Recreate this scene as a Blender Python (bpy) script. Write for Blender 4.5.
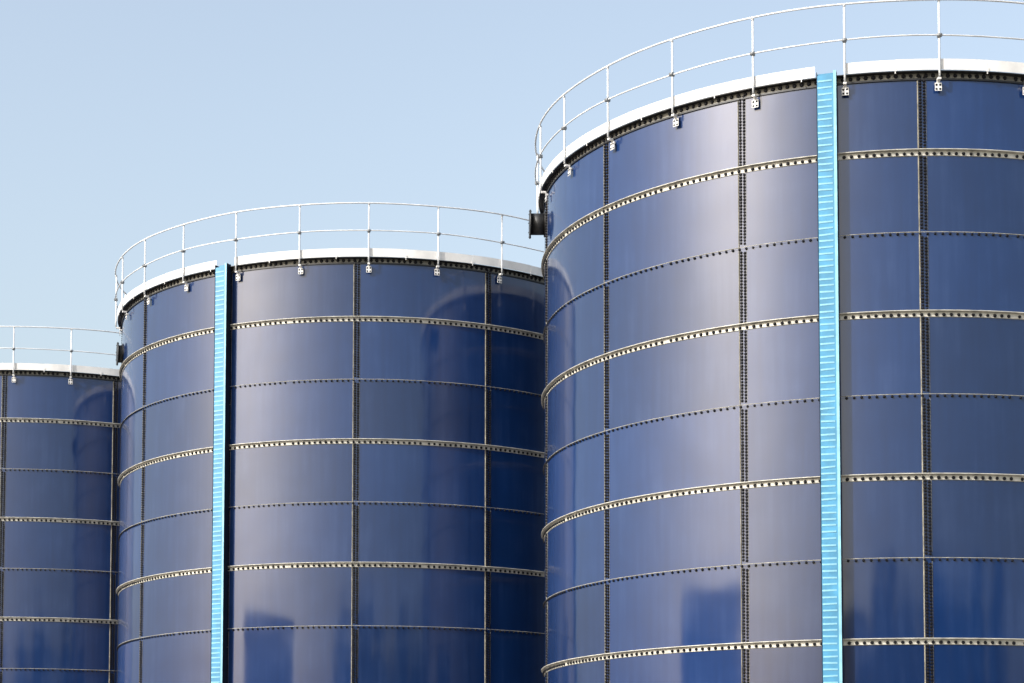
import bpy, math, random
from math import sin, cos, pi, radians as rad, degrees as deg
from mathutils import Vector, Matrix

random.seed(7)
S = bpy.context.scene
for o in list(bpy.data.objects):
    bpy.data.objects.remove(o)
COL = S.collection

# ------------------------------------------------------------------ camera
EYE = 1.65                              # eye height over the yard
F_PX, PITCH, ROLL = 1877.3, 0.0630, -0.0033
cam_d = bpy.data.cameras.new("camera")
cam_d.sensor_width = 36.0
cam_d.lens = F_PX / 1024 * 36.0
cam_d.shift_x = 76.2 / 1024
cam_d.shift_y = 365.7 / 1024
cam_d.clip_start = 0.1
cam_d.clip_end = 6000
cam = bpy.data.objects.new("camera", cam_d)
COL.objects.link(cam)
cam.matrix_world = (Matrix.Translation((0, 0, EYE)) @ Matrix.Rotation(pi / 2 + PITCH, 4, 'X')
                    @ Matrix.Rotation(-ROLL, 4, 'Z'))
S.camera = cam

# ------------------------------------------------------------------ light
SUN_EL, SUN_LEFT = rad(34), rad(55)      # sun behind the camera, 55 degrees to its left
sun_vec = Vector((-sin(SUN_LEFT) * cos(SUN_EL), -cos(SUN_LEFT) * cos(SUN_EL), sin(SUN_EL)))
W = bpy.data.worlds.new("World")
S.world = W
W.use_nodes = True
wn, wl = W.node_tree.nodes, W.node_tree.links
bg = wn["Background"]
sky = wn.new("ShaderNodeTexSky")
sky.sky_type = 'NISHITA'
sky.sun_disc = False
sky.sun_elevation = SUN_EL
sky.sun_rotation = math.atan2(sun_vec.x, sun_vec.y)
sky.altitude = 0
sky.air_density = 1.5
sky.dust_density = 5.0
sky.ozone_density = 2.5
haze = wn.new("ShaderNodeHueSaturation")          # thin bright haze over the whole sky: paler all round
haze.inputs["Saturation"].default_value = 0.69
haze.inputs["Value"].default_value = 1.15
wl.new(sky.outputs[0], haze.inputs["Color"])
wl.new(haze.outputs[0], bg.inputs[0])
bg.inputs[1].default_value = 0.118
sun_d = bpy.data.lights.new("sun", 'SUN')
sun_d.energy = 2.45
sun_d.angle = rad(0.5)
sun_d.color = (1.0, 0.98, 0.95)
sun = bpy.data.objects.new("sun", sun_d)
COL.objects.link(sun)
sun.rotation_euler = sun_vec.to_track_quat('Z', 'Y').to_euler()
sun.location = sun_vec * 100
vs = S.view_settings
vs.view_transform = 'Standard'
vs.look = 'None'
vs.exposure = 1.0
vs.gamma = 1.0
S.cycles.max_bounces = 8


# ------------------------------------------------------------------ materials
def mat(name, color, rough=0.5, metal=0.0, noise=None, bump=None, coat=None, ior=None, spread=0.25, dark=None):
    """noise: scale of colour variation; bump: (scale, strength, distance); dark: second colour of the mix"""
    m = bpy.data.materials.new(name)
    m.use_nodes = True
    N, L = m.node_tree.nodes, m.node_tree.links
    b = N["Principled BSDF"]
    b.inputs["Base Color"].default_value = (*color, 1)
    b.inputs["Roughness"].default_value = rough
    b.inputs["Metallic"].default_value = metal
    if ior:
        b.inputs["IOR"].default_value = ior
    if coat:
        b.inputs["Coat Weight"].default_value = coat[0]
        b.inputs["Coat Roughness"].default_value = coat[1]
        b.inputs["Coat IOR"].default_value = coat[2]
    tc = N.new("ShaderNodeTexCoord")
    if noise:
        n = N.new("ShaderNodeTexNoise")
        n.inputs["Scale"].default_value = noise
        n.inputs["Detail"].default_value = 6
        n.inputs["Roughness"].default_value = 0.65
        L.new(tc.outputs["Object"], n.inputs["Vector"])
        r = N.new("ShaderNodeValToRGB")
        r.color_ramp.elements[0].position = 0.35
        r.color_ramp.elements[1].position = 0.68
        d = dark or tuple(c * (1 - spread) for c in color)
        r.color_ramp.elements[0].color = (*d, 1)
        r.color_ramp.elements[1].color = (*[min(1, c * (1 + spread * .5)) for c in color], 1)
        L.new(n.outputs[0], r.inputs[0])
        L.new(r.outputs[0], b.inputs["Base Color"])
    if bump:
        n2 = N.new("ShaderNodeTexNoise")
        n2.inputs["Scale"].default_value = bump[0]
        n2.inputs["Detail"].default_value = 3
        L.new(tc.outputs["Object"], n2.inputs["Vector"])
        bp = N.new("ShaderNodeBump")
        bp.inputs["Strength"].default_value = bump[1]
        bp.inputs["Distance"].default_value = bump[2]
        L.new(n2.outputs[0], bp.inputs["Height"])
        L.new(bp.outputs[0], b.inputs["Normal"])
    return m


def panel_material():
    """navy glass-fused enamel: satin glow under a clear gloss, each panel a shade of its own, faint rain streaks"""
    m = bpy.data.materials.new("navy_enamel")
    m.use_nodes = True
    N, L = m.node_tree.nodes, m.node_tree.links
    b = N["Principled BSDF"]
    tc = N.new("ShaderNodeTexCoord")
    info = N.new("ShaderNodeObjectInfo")
    add = N.new("ShaderNodeVectorMath"); add.operation = 'ADD'
    mul = N.new("ShaderNodeVectorMath"); mul.operation = 'SCALE'
    comb = N.new("ShaderNodeCombineXYZ")
    L.new(info.outputs["Random"], comb.inputs[0]); L.new(info.outputs["Random"], comb.inputs[2])
    L.new(comb.outputs[0], mul.inputs[0]); mul.inputs["Scale"].default_value = 37.0
    L.new(tc.outputs["Object"], add.inputs[0]); L.new(mul.outputs[0], add.inputs[1])
    # rain streaks: noise stretched down the panel
    mp = N.new("ShaderNodeMapping")
    mp.inputs["Scale"].default_value = (9, 9, 0.55)
    L.new(add.outputs[0], mp.inputs[0])
    st = N.new("ShaderNodeTexNoise"); st.inputs["Scale"].default_value = 1.0; st.inputs["Detail"].default_value = 5
    L.new(mp.outputs[0], st.inputs["Vector"])
    cl = N.new("ShaderNodeTexNoise"); cl.inputs["Scale"].default_value = 1.3; cl.inputs["Detail"].default_value = 6
    L.new(add.outputs[0], cl.inputs["Vector"])
    mx = N.new("ShaderNodeMath"); mx.operation = 'MULTIPLY'
    L.new(st.outputs[0], mx.inputs[0]); L.new(cl.outputs[0], mx.inputs[1])
    ramp = N.new("ShaderNodeValToRGB")
    ramp.color_ramp.elements[0].position = 0.12; ramp.color_ramp.elements[1].position = 0.45
    ramp.color_ramp.elements[0].color = (0.0018, 0.0150, 0.068, 1)
    ramp.color_ramp.elements[1].color = (0.0030, 0.0215, 0.090, 1)
    L.new(mx.outputs[0], ramp.inputs[0])
    hsv = N.new("ShaderNodeHueSaturation")
    dust = N.new("ShaderNodeMix"); dust.data_type = 'RGBA'
    mr = N.new("ShaderNodeMapRange")
    mr.inputs["To Min"].default_value = 0.80; mr.inputs["To Max"].default_value = 1.20
    L.new(info.outputs["Random"], mr.inputs[0]); L.new(mr.outputs[0], hsv.inputs["Value"])
    L.new(ramp.outputs[0], hsv.inputs["Color"]); L.new(hsv.outputs[0], dust.inputs[6])
    # a film of dust, thicker in some runs than in others
    dm = N.new("ShaderNodeMapRange")
    dm.inputs["From Min"].default_value = 0.26; dm.inputs["From Max"].default_value = 0.48
    dm.inputs["To Min"].default_value = 0.0; dm.inputs["To Max"].default_value = 0.09
    L.new(mx.outputs[0], dm.inputs[0]); L.new(dm.outputs[0], dust.inputs[0])
    dust.inputs[7].default_value = (0.070, 0.080, 0.11, 1)
    L.new(dust.outputs[2], b.inputs["Base Color"])
    rr = N.new("ShaderNodeMapRange")
    rr.inputs["To Min"].default_value = 0.40; rr.inputs["To Max"].default_value = 0.47
    L.new(cl.outputs[0], rr.inputs[0]); L.new(rr.outputs[0], b.inputs["Roughness"])
    b.inputs["IOR"].default_value = 1.235
    b.inputs["Specular Tint"].default_value = (0.86, 0.91, 1.0, 1)      # cool sheen of cobalt enamel
    b.inputs["Coat Weight"].default_value = 1.0
    b.inputs["Coat IOR"].default_value = 1.6
    cr = N.new("ShaderNodeMapRange")
    cr.inputs["To Min"].default_value = 0.05; cr.inputs["To Max"].default_value = 0.14
    L.new(cl.outputs[0], cr.inputs[0]); L.new(cr.outputs[0], b.inputs["Coat Roughness"])
    # slow waviness of the rolled sheet
    wv = N.new("ShaderNodeTexNoise"); wv.inputs["Scale"].default_value = 0.9; wv.inputs["Detail"].default_value = 1
    L.new(add.outputs[0], wv.inputs["Vector"])
    bp = N.new("ShaderNodeBump"); bp.inputs["Strength"].default_value = 1.0; bp.inputs["Distance"].default_value = 0.009
    L.new(wv.outputs[0], bp.inputs["Height"])
    L.new(bp.outputs[0], b.inputs["Normal"]); L.new(bp.outputs[0], b.inputs["Coat Normal"])
    return m


M = dict(
    panel=panel_material(),
    white=mat("white_paint", (0.66, 0.65, 0.63), 0.5, noise=2.2, spread=0.14),
    rail=mat("rail_galvanising", (0.62, 0.63, 0.64), 0.5, 0.2, noise=3, spread=0.22),
    rimsteel=mat("dark_rim_steel", (0.20, 0.19, 0.16), 0.6, 0.2, noise=7, spread=0.45),  # darker tone of the galvanised steel, for the top angle
    galv=mat("galvanised_steel", (0.52, 0.50, 0.44), 0.55, 0.15, noise=5, spread=0.38),
    seal=mat("sealant", (0.29, 0.28, 0.245), 0.75, noise=6, spread=0.45),
    mastic=mat("seam_mastic", (0.20, 0.185, 0.145), 0.8, noise=5, spread=0.5),
    cap=mat("bolt_cap", (0.008, 0.008, 0.010), 0.6, ior=1.2),
    black=mat("black_paint_and_rim_shade", (0.012, 0.012, 0.013), 0.5, noise=8, spread=.4),  # paint on the nozzles; shade put into colour at the rim
    blue=mat("light_blue_plastic", (0.040, 0.215, 0.370), 0.5, noise=2.5, spread=0.30),
    blue_rung=mat("pale_blue_plastic", (0.20, 0.44, 0.56), 0.45, noise=4, spread=0.28),
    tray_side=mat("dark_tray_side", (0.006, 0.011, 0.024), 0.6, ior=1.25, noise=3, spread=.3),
    clamp=mat("grey_clamp", (0.20, 0.21, 0.22), 0.5, 0.3, noise=20, spread=0.3),
    concrete=mat("concrete", (0.34, 0.33, 0.31), 0.9, noise=1.6, spread=0.3, bump=(30, .4, .01)),
    ground=mat("gravel", (0.24, 0.22, 0.19), 0.95, noise=3.0, spread=0.35, bump=(60, .6, .02)),
    roof=mat("roof_sheet", (0.30, 0.32, 0.34), 0.6, 0.2, noise=2, spread=.2),
    wall=mat("dark_cladding", (0.020, 0.028, 0.045), 0.7, noise=1.5, spread=.25),
    glass=mat("window_glass", (0.02, 0.025, 0.03), 0.08),
    bark=mat("bark", (0.09, 0.065, 0.045), 0.95, noise=6, spread=.4, bump=(14, .6, .03)),
    leaf=mat("leaf", (0.055, 0.10, 0.03), 0.6, noise=0.9, spread=.5),
)


# ------------------------------------------------------------------ helpers
class MB:
    def __init__(self):
        self.v, self.f, self.s, self.mi = [], [], [], []

    def face(self, idx, smooth=False, mi=0):
        self.f.append(idx); self.s.append(smooth); self.mi.append(mi)

    def box(self, c, size, rot=None, mi=0):
        hx, hy, hz = [d / 2 for d in size]
        n = len(self.v)
        for x, y, z in ((-hx, -hy, -hz), (hx, -hy, -hz), (hx, hy, -hz), (-hx, hy, -hz),
                        (-hx, -hy, hz), (hx, -hy, hz), (hx, hy, hz), (-hx, hy, hz)):
            p = Vector((x, y, z))
            if rot:
                p = rot @ p
            self.v.append(tuple(p + Vector(c)))
        for q in ((0, 3, 2, 1), (4, 5, 6, 7), (0, 1, 5, 4), (1, 2, 6, 5), (2, 3, 7, 6), (3, 0, 4, 7)):
            self.face([n + i for i in q], mi=mi)

    def tube(self, pts, r, seg=8, closed=False, caps=True, mi=0, radii=None):
        pts = [Vector(p) for p in pts]
        n0, k = len(self.v), len(pts)
        for i, p in enumerate(pts):
            a = pts[(i - 1) % k] if (closed or i) else pts[0]
            b = pts[(i + 1) % k] if (closed or i < k - 1) else pts[-1]
            t = (b - a).normalized()
            up = Vector((0, 0, 1)) if abs(t.z) < .95 else Vector((1, 0, 0))
            u = t.cross(up).normalized(); w = u.cross(t)
            rr = radii[i] if radii else r
            for j in range(seg):
                g = 2 * pi * j / seg
                self.v.append(tuple(p + (u * cos(g) + w * sin(g)) * rr))
        for i in range(k if closed else k - 1):
            for j in range(seg):
                a, b = n0 + i * seg, n0 + ((i + 1) % k) * seg
                self.face([a + j, a + (j + 1) % seg, b + (j + 1) % seg, b + j], True, mi)
        if caps and not closed:
            self.face([n0 + j for j in range(seg)][::-1], mi=mi)
            self.face([n0 + (k - 1) * seg + j for j in range(seg)], mi=mi)

    def sweep(self, prof, a0, a1, seg, smooth=True, caps=True):
        """closed profile of (radius, z) carried round the tank axis from azimuth a0 to a1; each edge its own verts"""
        full = abs(abs(a1 - a0) - 2 * pi) < 1e-6
        m = len(prof)
        for e in range(m):
            p, q = prof[e], prof[(e + 1) % m]
            n0 = len(self.v)
            for i in range(seg + 1):
                th = a0 + (a1 - a0) * i / seg
                for rr, z in (p, q):
                    self.v.append((rr * sin(th), rr * cos(th), z))
            for i in range(seg):
                a = n0 + 2 * i
                self.face([a, a + 2, a + 3, a + 1], smooth)
        if caps and not full:
            for th in (a0, a1):
                n0 = len(self.v)
                for rr, z in prof:
                    self.v.append((rr * sin(th), rr * cos(th), z))
                self.face(list(range(n0, n0 + m)))

    def mesh(self, name, *mats):
        me = bpy.data.meshes.new(name)
        me.from_pydata(self.v, [], self.f)
        me.polygons.foreach_set("use_smooth", self.s)
        me.polygons.foreach_set("material_index", self.mi)
        for x in mats:
            me.materials.append(x)
        me.update()
        return me


def put(name, me, parent=None, loc=(0, 0, 0), rot=(0, 0, 0)):
    o = bpy.data.objects.new(name, me)
    COL.objects.link(o)
    o.parent = parent
    o.location = loc
    o.rotation_euler = rot
    return o


def thing(name, label, cat, loc=(0, 0, 0), rz=0, group=None):
    o = put(name, None, None, loc, (0, 0, rz))
    o.empty_display_size = 0.5
    o["label"] = label
    o["category"] = cat
    if group:
        o["group"] = group
    return o


def polar(r, th, z=0.0):
    return Vector((r * sin(th), r * cos(th), z))


# ------------------------------------------------------------------ the setting
g = MB()
NG = 24
for i in range(NG + 1):
    for j in range(NG + 1):
        g.v.append((-3000 + 6000 * i / NG, -3000 + 6000 * j / NG, 0))
for i in range(NG):
    for j in range(NG):
        a = i * (NG + 1) + j
        g.face([a, a + NG + 1, a + NG + 2, a + 1])
o = put("ground", g.mesh("ground", M['ground']))
o["kind"] = "structure"

# ------------------------------------------------------------------ the tanks
R, H, ROWS, COLS = 5.75, 1.2541, 10, 13
TOP = 11.58 + EYE                       # top of the shell over the yard
BOT = TOP - ROWS * H
DA = 2 * pi / COLS                      # one panel round the shell
PA = 2 * pi / 26                        # one guard post round the rim
SEAM0 = rad(181.7)                      # azimuth of one vertical joint in the tank's frame
POST0 = SEAM0 - 0.168 * PA
ZK = [TOP - k * H for k in range(ROWS + 1)]


def th_of(x):                            # tiny alias to keep seams readable
    return SEAM0 + x * DA


# panel, shared by all
def panel_mesh():
    b = MB()
    nu, nv = 14, 3
    a0, a1 = -0.006, DA + 0.006
    def P(i, j, inset=0.0):
        u, v = i / nu, j / nv
        th = a0 + (a1 - a0) * u
        # joggle: the leading edge laps over its neighbour, the foot over the row beneath
        r = R + 0.004 * u + 0.004 * (1 - v) - inset
        return tuple(polar(r, th, (v - 0.5) * (H + 0.03)))
    for i in range(nu + 1):
        for j in range(nv + 1):
            b.v.append(P(i, j))
    for i in range(nu):
        for j in range(nv):
            a = i * (nv + 1) + j
            b.face([a, a + 1, a + nv + 2, a + nv + 1], True)
    def rim(seq):
        n0 = len(b.v)
        for i, j in seq:
            b.v.append(P(i, j)); b.v.append(P(i, j, 0.006))
        for k in range(len(seq) - 1):
            a = n0 + 2 * k
            b.face([a, a + 1, a + 3, a + 2])
    rim([(i, 0) for i in range(nu + 1)])
    rim([(i, nv) for i in range(nu, -1, -1)])
    rim([(0, j) for j in range(nv, -1, -1)])
    rim([(nu, j) for j in range(nv + 1)])
    return b.mesh("panel", M['panel'])


# bolt caps: every row and every joint of one shell in one mesh
def bolt_mesh():
    b = MB()
    rng = random.Random(3)
    SIDES = 6
    def bolt(th, z, r0, rr=0.0205, h=0.026):
        rr *= rng.uniform(.92, 1.08)
        out = polar(1, th); side = Vector((out.y, -out.x, 0)); up = Vector((0, 0, 1))
        c = polar(r0, th, z)
        n0 = len(b.v)
        ph = rng.uniform(0, 1)
        for k, (q, d) in enumerate(((1.25, 0), (1.0, h * .45), (.72, h))):
            for j in range(SIDES):
                a = 2 * pi * (j + ph) / SIDES
                b.v.append(tuple(c + out * d + (side * cos(a) + up * sin(a)) * rr * q))
        for k in range(2):
            for j in range(SIDES):
                a, e = n0 + k * SIDES, n0 + (k + 1) * SIDES
                b.face([a + j, a + (j + 1) % SIDES, e + (j + 1) % SIDES, e + j], True)
        b.face([n0 + 2 * SIDES + j for j in range(SIDES)])
    NB = 24
    for k in range(0, ROWS + 1):
        ring = (k % 2 == 1)
        r0 = R + 0.015 if (ring or k == 0) else R + 0.006
        zz = ZK[k] - (0.017 if ring else 0.014)
        if k == 0:
            zz = TOP - 0.050
        if k == ROWS:
            continue
        for c in range(COLS):
            for i in range(NB):
                x = (i + 0.5 + (0.3 if i >= NB // 2 else -0.3)) / (NB + 0.6) + 0.3 / (NB + 0.6)
                if not (ring or k == 0) and (x < .018 or x > 1 - .018):
                    continue
                bolt(th_of(c) + DA * x + rng.uniform(-.0004, .0004), zz + rng.uniform(-.0015, .0015), r0, 0.029 if k == 0 else (0.0235 if ring else 0.0190))
    for c in range(COLS):
        for k in range(ROWS):
            for i in range(25):
                z = ZK[k] - H * (i + .5) / 25
                if i in (0, 24) and True:
                    continue
                for s in (-1, 1):
                    bolt(th_of(c) + s * 0.0295 / R, z + s * 0.006 + rng.uniform(-.001, .001), R + 0.005, 0.0205, 0.026)
    return b.mesh("bolt_caps", M['cap'])


def ring_mesh(name, prof, m, seg=208, a0=0.0, a1=2 * pi):
    b = MB()
    b.sweep(prof, a0, a1, seg)
    return b.mesh(name, m)


PANEL = panel_mesh()
BOLTS = bolt_mesh()
# wind girder: an angle ring, upright leg on the shell and a ledge at its top
RING = ring_mesh("stiffener_ring", [(R + .004, .047), (R + .062, .047), (R + .066, .043), (R + .066, .036), (R + .062, .033),
                                    (R + .014, .031), (R + .014, -.046), (R + .004, -.052)], M['galv'])
RIMFLANGE = ring_mesh("rim_flange", [(R + .002, 0), (R + .107, 0), (R + .107, -.012), (R + .002, -.012)], M['black'])  # black colour stands in for the shade under the overhang
RIMSHADOW = ring_mesh("rim_shadow_line", [(R + .002, -.090), (R + .024, -.092), (R + .024, -.118), (R + .002, -.122)], M['black'])  # added black strip: the shadow line below the top angle, made as geometry
BEAD = ring_mesh("sealant_bead", [(R + .002, .024), (R + .010, .021), (R + .012, .016), (R + .009, .011), (R + .002, .009)], M['seal'])
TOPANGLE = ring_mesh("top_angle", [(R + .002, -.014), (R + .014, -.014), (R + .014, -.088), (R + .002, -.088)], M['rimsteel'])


def vbead_mesh():
    """upright joint: the seam strip of mastic with a thick fillet along the lapped edge"""
    b = MB()
    def strip(pts, z0, z1):
        n0 = len(b.v)
        for z in (z0, z1):
            for d, h in pts:
                b.v.append(tuple(polar(R + h, d / R, z)))
        m = len(pts)
        for i in range(m - 1):
            b.face([n0 + i, n0 + i + 1, n0 + m + i + 1, n0 + m + i], False)
    for k in range(ROWS):
        z1, z0 = ZK[k] - .002, ZK[k + 1] + .002
        if k == 0:
            z1 -= .122
        # azimuth grows to the left of the shell as one faces it
        strip([(.056, .002), (.059, .012), (.065, .017), (.071, .015), (.076, .009), (.079, .002)], z0, z1)
        strip([(-.061, .002), (-.060, .007), (-.056, .007), (-.054, .002)], z0, z1)
    return b.mesh("seam_strip", M['mastic'])


SEAM = vbead_mesh()

# guard rail
RAIL_R = R + .150
Z_MID, Z_TOPR = TOP + 0.52, TOP + 1.09


def rail_mesh(name, z, r, wob):
    rng = random.Random(int(z * 100))
    ph = [rng.uniform(0, 6.28) for _ in range(3)]
    pts = []
    n = 182
    for i in range(n):
        th = 2 * pi * i / n
        d = wob * (sin(3 * th + ph[0]) + sin(7 * th + ph[1]) + .7 * sin(13 * th + ph[2]))
        pts.append(polar(RAIL_R + .022 + d * .6, th, z + d))
    b = MB()
    b.tube(pts, r, 8, closed=True)
    return b.mesh(name, M['rail'])


TOPRAIL = rail_mesh("top_rail", Z_TOPR, .0160, .004)
MIDRAIL = rail_mesh("mid_rail", Z_MID, .0128, .005)


def post_meshes():
    """built at azimuth 0 (facing +Y); x is along the rim"""
    b = MB()
    y = RAIL_R
    b.tube([(0, y, TOP - .115), (0, y, TOP + .06), (0, y, Z_TOPR - .005)], .0172, 8)
    b.tube([(0, y - .004, Z_TOPR - .03), (0, y + .020, Z_TOPR - .004)], .022, 8)
    post = b.mesh("guard_post", M['rail'])
    c = MB()
    c.tube([(-.034, y + .022, Z_MID), (.034, y + .022, Z_MID)], .031, 8)
    c.box((0, y - .004, Z_MID), (.05, .06, .052))
    clamp = c.mesh("clamp", M['clamp'])
    d = MB()
    # plate hung on the shell below the rim, arm out to the post foot
    pz = TOP - .245
    d.box((0, R + .058, pz), (.104, .010, .124))
    d.box((0, R + .036, pz + .055), (.060, .036, .034))
    d.box((0, R + .100, TOP - .140), (.050, .090, .030))
    d.box((0, R + .058, TOP - .155), (.050, .010, .050))
    for sx in (-1, 1):
        for sz in (-1, 1):
            d.tube([(sx * .028, R + .060, pz + sz * .032 - .004), (sx * .028, R + .066, pz + sz * .032 - .004)], .0175, 8, mi=1)
    bracket = d.mesh("bracket", M['white'], M['cap'])
    e = MB()
    e.box((0, R + .121, TOP + .020), (.040, .010, .06))
    e.box((0, R + .116, TOP - .026), (.016, .008, .035))
    clip = e.mesh("toe_clip", M['white'])
    return post, clamp, bracket, clip


POST, CLAMP, BRACKET, CLIP = post_meshes()
TOE_PROF = [(R + .108, .004), (R + .116, .003), (R + .118, .172), (R + .104, .176), (R + .104, .170), (R + .110, .166)]
TOE_A = PA - 0.0011


def toe_mesh(a0, a1):
    b = MB()
    b.sweep(TOE_PROF, a0, a1, 10)
    return b.mesh("toe_board", M['white'])


TOE = toe_mesh(0, TOE_A)

# blue cable tray: a shallow trough standing off the shell, cross rungs up its face
TRAY_W, TRAY_D = .300, .205


def tray_meshes():
    z0, z1 = 0.9, TOP + .045
    b = MB()
    y = R + .055 + (TRAY_D - .055) * .5
    b.box((0, R + TRAY_D - .012, (z0 + z1) / 2 - .03), (TRAY_W - .012, .006, z1 - z0 - .06))
    face = b.mesh("tray_face", M['blue'])
    c = MB()
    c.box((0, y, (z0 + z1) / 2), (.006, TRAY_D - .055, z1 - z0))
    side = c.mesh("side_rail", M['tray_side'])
    n_dark = len(c.f)
    c.box((.0185, R + TRAY_D + .004, (z0 + z1) / 2), (.043, .008, z1 - z0))
    for i in range(n_dark, len(c.f)):
        c.mi[i] = 1
    lip_side = c.mesh("side_rail", M['tray_side'], M['blue_rung'])
    d = MB()
    n = 5
    d.box((0, R + TRAY_D - .0085, 0), (TRAY_W - .085, .007, .026))
    rung = d.mesh("rung", M['blue_rung'])
    e = MB()
    for k in range(6):
        e.box((0, R + .03, TOP - .35 - k * 2 * H), (TRAY_W * .8, .058, .05))
    brk = e.mesh("tray_bracket", M['galv'])
    f = MB()
    f.box((0, R + .062, (z0 + z1) / 2 + .01), (TRAY_W - .012, .006, z1 - z0 + .02))
    back = f.mesh("back_sheet", M['blue'])
    return face, side, lip_side, rung, brk, back, z0, z1


TFACE, TSIDE, TLIP, TRUNG, TBRK, TBACK, TZ0, TZ1 = tray_meshes()


def nozzle_meshes(ln):
    """pipe stub along +Y at azimuth 0"""
    b = MB()
    b.tube([(0, R - .02, 0), (0, R + ln, 0)], .195, 24)
    b.tube([(0, R + .004, 0), (0, R + .018, 0)], .235, 24)
    pipe = b.mesh("overflow_nozzle", M['black'])
    c = MB()
    c.tube([(0, R + ln, 0), (0, R + ln + .024, 0)], .262, 28)
    for k in range(8):
        a = 2 * pi * (k + .5) / 8
        c.tube([(.232 * cos(a), R + ln - .012, .232 * sin(a)), (.232 * cos(a), R + ln + .036, .232 * sin(a))], .011, 6)
    fl = c.mesh("flange", M['black'])
    return pipe, fl


NOZZLES = {}
rb = MB()
rb.sweep([(.02, 1.0), (R - .05, .04), (R - .05, .0), (.02, .0)], 0, 2 * pi, 48)
ROOF = rb.mesh("roof", M['roof'])
FOUND = ring_mesh("foundation", [(R - .5, BOT - .006), (R + .35, BOT - .006), (R + .38, BOT - .04), (R + .38, -.05), (R - .5, -.05)], M['concrete'], 104)


def build_tank(label, cx, cy, dz, seam0, tray_az, seed, nozzle_az, nozzle_dz, nozzle_len):
    rng = random.Random(seed)
    t = thing("storage_tank", label, "storage tank", (cx, cy, dz), seam0 * 0, "navy bolted steel tanks standing in a row")
    off = seam0 - SEAM0                  # turn of the shell about its axis; azimuth runs clockwise
    put("foundation", FOUND, t, (0, 0, -dz))
    for c in range(COLS):
        for k in range(ROWS):
            p = put("panel", PANEL, t, (0, 0, ZK[k] - H / 2), (0, 0, -(th_of(c) + off)))
            # sheets never sit perfectly: a hair of lean, about a point on the sheet itself
            e = rng.gauss(0, .0014); tw = rng.gauss(0, .0016)
            p.rotation_euler = (0, 0, -(th_of(c) + off) + tw * .25)
            mid = Vector((sin(th_of(c) + off + DA / 2), cos(th_of(c) + off + DA / 2), 0))
            axis = Vector((mid.y, -mid.x, 0))
            rotm = Matrix.Rotation(e, 4, axis)
            p.matrix_local = Matrix.Translation((0, 0, ZK[k] - H / 2)) @ Matrix.Translation(mid * R) @ rotm @ Matrix.Translation(-mid * R) \
                @ Matrix.Rotation(-(th_of(c) + off) + tw * .25, 4, 'Z')
    b = put("bolt_caps", BOLTS, t, (0, 0, 0), (0, 0, -off))
    b["kind"] = "stuff"
    for k in range(1, ROWS):
        put("stiffener_ring" if k % 2 else "sealant_bead", RING if k % 2 else BEAD, t, (0, 0, ZK[k]))
    for c in range(COLS):
        put("seam_strip", SEAM, t, (0, 0, 0), (0, 0, -(th_of(c) + off)))
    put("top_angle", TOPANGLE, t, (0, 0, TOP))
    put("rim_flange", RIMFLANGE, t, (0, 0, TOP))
    put("rim_shadow_line", RIMSHADOW, t, (0, 0, TOP))
    put("roof", ROOF, t, (0, 0, TOP - .12))
    put("top_rail", TOPRAIL, t, (0, 0, 0), (0, 0, rng.uniform(0, 6)))
    put("mid_rail", MIDRAIL, t, (0, 0, 0), (0, 0, rng.uniform(0, 6)))
    g0, g1 = tray_az - rad(2.75), tray_az + rad(1.75)      # the gap the tray leaves in the toe board
    for i in range(26):
        th = POST0 + off + i * PA
        po = put("guard_post", POST, t, (0, 0, rng.uniform(-.004, .004)), (rng.gauss(0, .0002), rng.gauss(0, .0002), -th))
        put("clamp", CLAMP, po)
        put("bracket", BRACKET, po)
        a0 = th + .47 * PA
        a1 = a0 + TOE_A
        # toe boards run from joint to joint, cut short at the tray
        def wrap(x):
            return (x - a0) % (2 * pi) + a0
        h0, h1 = wrap(g0), wrap(g1)
        if h0 < a1 and h1 < a1 and h1 > h0:
            cuts = [(a0, h0), (h1, a1)]
        elif h0 < a1:
            cuts = [(a0, h0)]
        elif h1 < a1:
            cuts = [(h1, a1)]
        else:
            cuts = None
        if cuts is None:
            put("toe_board", TOE, t, (0, 0, TOP + rng.uniform(-.003, .003)), (0, 0, -a0))
        else:
            for c0, c1 in cuts:
                if c1 - c0 > .004:
                    put("toe_board", toe_mesh(c0, c1), t, (0, 0, TOP))
        if not (wrap(g0) < a0 + .03 or wrap(g1) < a0 + .03):
            put("toe_clip", CLIP, t, (0, 0, 0), (0, 0, -(a0 - .0005)))
    tr = put("cable_tray", TFACE, t, (0, 0, 0), (0, 0, -tray_az))
    put("back_sheet", TBACK, tr)
    put("side_rail", TSIDE, tr, (TRAY_W / 2 - .003, 0, 0))
    put("side_rail", TLIP, tr, (-TRAY_W / 2 + .003, 0, 0))
    put("tray_bracket", TBRK, tr)
    z = TZ0 + .12
    while z < TZ1 - .12:
        put("rung", TRUNG, tr, (.024 + rng.uniform(-.005, .005), rng.uniform(-.001, .002), z + rng.uniform(-.008, .008)), (0, rng.gauss(0, .018), 0))
        z += .100
    if nozzle_len not in NOZZLES:
        NOZZLES[nozzle_len] = nozzle_meshes(nozzle_len)
    NOZ, FLANGE = NOZZLES[nozzle_len]
    nz = put("overflow_nozzle", NOZ, t, (0, 0, TOP - .52 + nozzle_dz), (0, 0, -nozzle_az))
    put("flange", FLANGE, nz)
    return t


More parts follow.
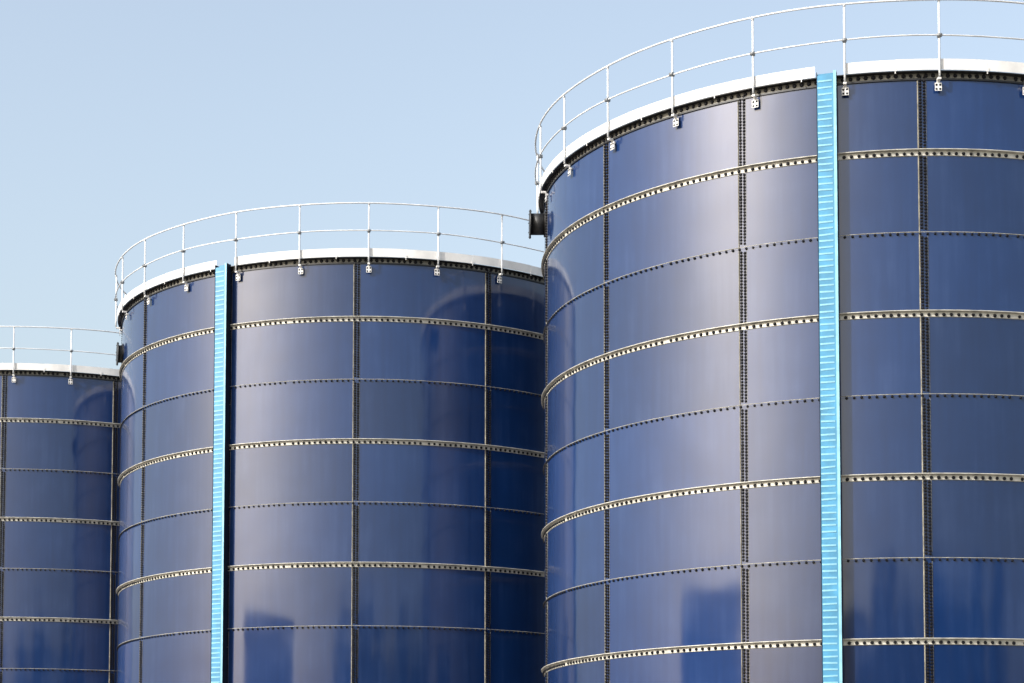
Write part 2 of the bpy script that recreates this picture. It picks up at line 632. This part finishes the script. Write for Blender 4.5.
build_tank("nearest navy tank filling the right side, bright blue tray up its face",
           7.734, 33.948, 0, rad(182.89), rad(197.1), 11, rad(270.0), 0, .265)
build_tank("middle navy tank between the near one and the cut-off one, pale blue tray",
           -1.525, 43.273, -.07, rad(180.99), rad(209.6), 12, rad(256.0), -.37, .11)
build_tank("farthest and darkest navy tank, cut off by the left edge with no tray in view",
           -10.746, 52.335, -.20, rad(181.08), rad(236.0), 13, rad(262.0), -.2, .11)

# ------------------------------------------------------------------ what the shells mirror
# service building left of the camera: its dark shape stands in the lower panels
bld = thing("service_building", "dark clad flat-roofed building facing the tanks, mirrored in their lower panels", "building",
            (-25.0, 15.2, 0), math.atan2(10.6, -7.3))
BW, BD, BH = 12.6, 7.0, 8.9
# local x runs along the front, the front faces local -Y ... turned so that it looks at the tanks
w = MB(); w.box((0, 0, BH / 2), (BW, BD, BH)); put("wall", w.mesh("wall", M['wall']), bld)
w = MB(); w.box((0, 0, BH + .12), (BW + .4, BD + .4, .22)); put("roof", w.mesh("roof_slab", M['roof']), bld)
wm = MB(); wm.box((0, 0, 0), (1.5, .12, 1.2))
wmesh = wm.mesh("window", M['glass'])
wf = MB()
for sx in (-1, 1):
    wf.box((sx * .79, 0, 0), (.08, .2, 1.36))
for sz in (-1, 1):
    wf.box((0, 0, sz * .64), (1.5, .2, .08))
fmesh = wf.mesh("window_frame", M['clamp'])
for sy in (-1, 1):
    for fx in (-4.4, -1.5, 1.5, 4.4):
        for fz in (2.0, 5.2):
            wi = put("window", wmesh, bld, (fx, sy * (BD / 2 + .01), fz))
            put("window_frame", fmesh, wi)


def make_tree_meshes(seed, h):
    rng = random.Random(seed)
    b = MB()
    th = h * .42
    b.tube([(0, 0, -.1), (.1, .05, th * .5), (0, .1, th), (.05, .1, h * .8)], .2, 8, radii=[.34, .25, .2, .05])
    c = MB()
    clumps = []
    for i in range(34):
        a, q = rng.uniform(0, 2 * pi), rng.random() ** .6
        z = h * rng.uniform(.30, .97)
        rr = h * .27 * math.sqrt(max(.05, 1 - ((z - h * .62) / (h * .42)) ** 2)) * q
        p = Vector((rr * cos(a), rr * sin(a), z))
        clumps.append(p)
        if i < 9:
            b.tube([(0, .05, th * rng.uniform(.7, 1.1)), p * .55 + Vector((0, 0, th * .35)), p], .07, 6, radii=[.12, .07, .02])
    for p in clumps:
        cr = h * rng.uniform(.07, .12)
        for k in range(60):
            d = Vector((rng.gauss(0, 1), rng.gauss(0, 1), rng.gauss(0, .8))).normalized() * cr * rng.uniform(.5, 1.1)
            n = Vector((rng.gauss(0, 1), rng.gauss(0, 1), rng.gauss(0, 1) + .6)).normalized()
            u = n.orthogonal().normalized() * rng.uniform(.3, .55); v = n.cross(u)
            o_ = p + d
            i0 = len(c.v)
            for e in (u, v * .6, -u, -v * .6):
                c.v.append(tuple(o_ + e))
            c.face([i0, i0 + 1, i0 + 2, i0 + 3])
    return b.mesh("trunk", M['bark']), c.mesh("crown", M['leaf'])


TREES = [make_tree_meshes(s, 16.5) for s in (1, 2, 3)]
spots = [(-20, -55, 1.0), (-12, -58, .96), (-3, -54, 1.06), (6, -57, .98), (15, -53, .92), (24, -52, 1.03), (33, -48, .97), (42, -46, 1.05), (52, -42, 1.0)]
spots += [(x + 4.6, y - 6.5, s * 1.04) for x, y, s in spots[:-1]]
for i, (x, y, s) in enumerate(spots):
    tr = thing("broadleaf_tree", "green broadleaf tree in the belt behind the viewer, mirrored in the panels", "tree", (x, y, 0), i * 1.7, "trees across the yard")
    tr.scale = (s, s, s)
    tm, cm = TREES[i % 3]
    put("trunk", tm, tr)
    put("crown", cm, tr)
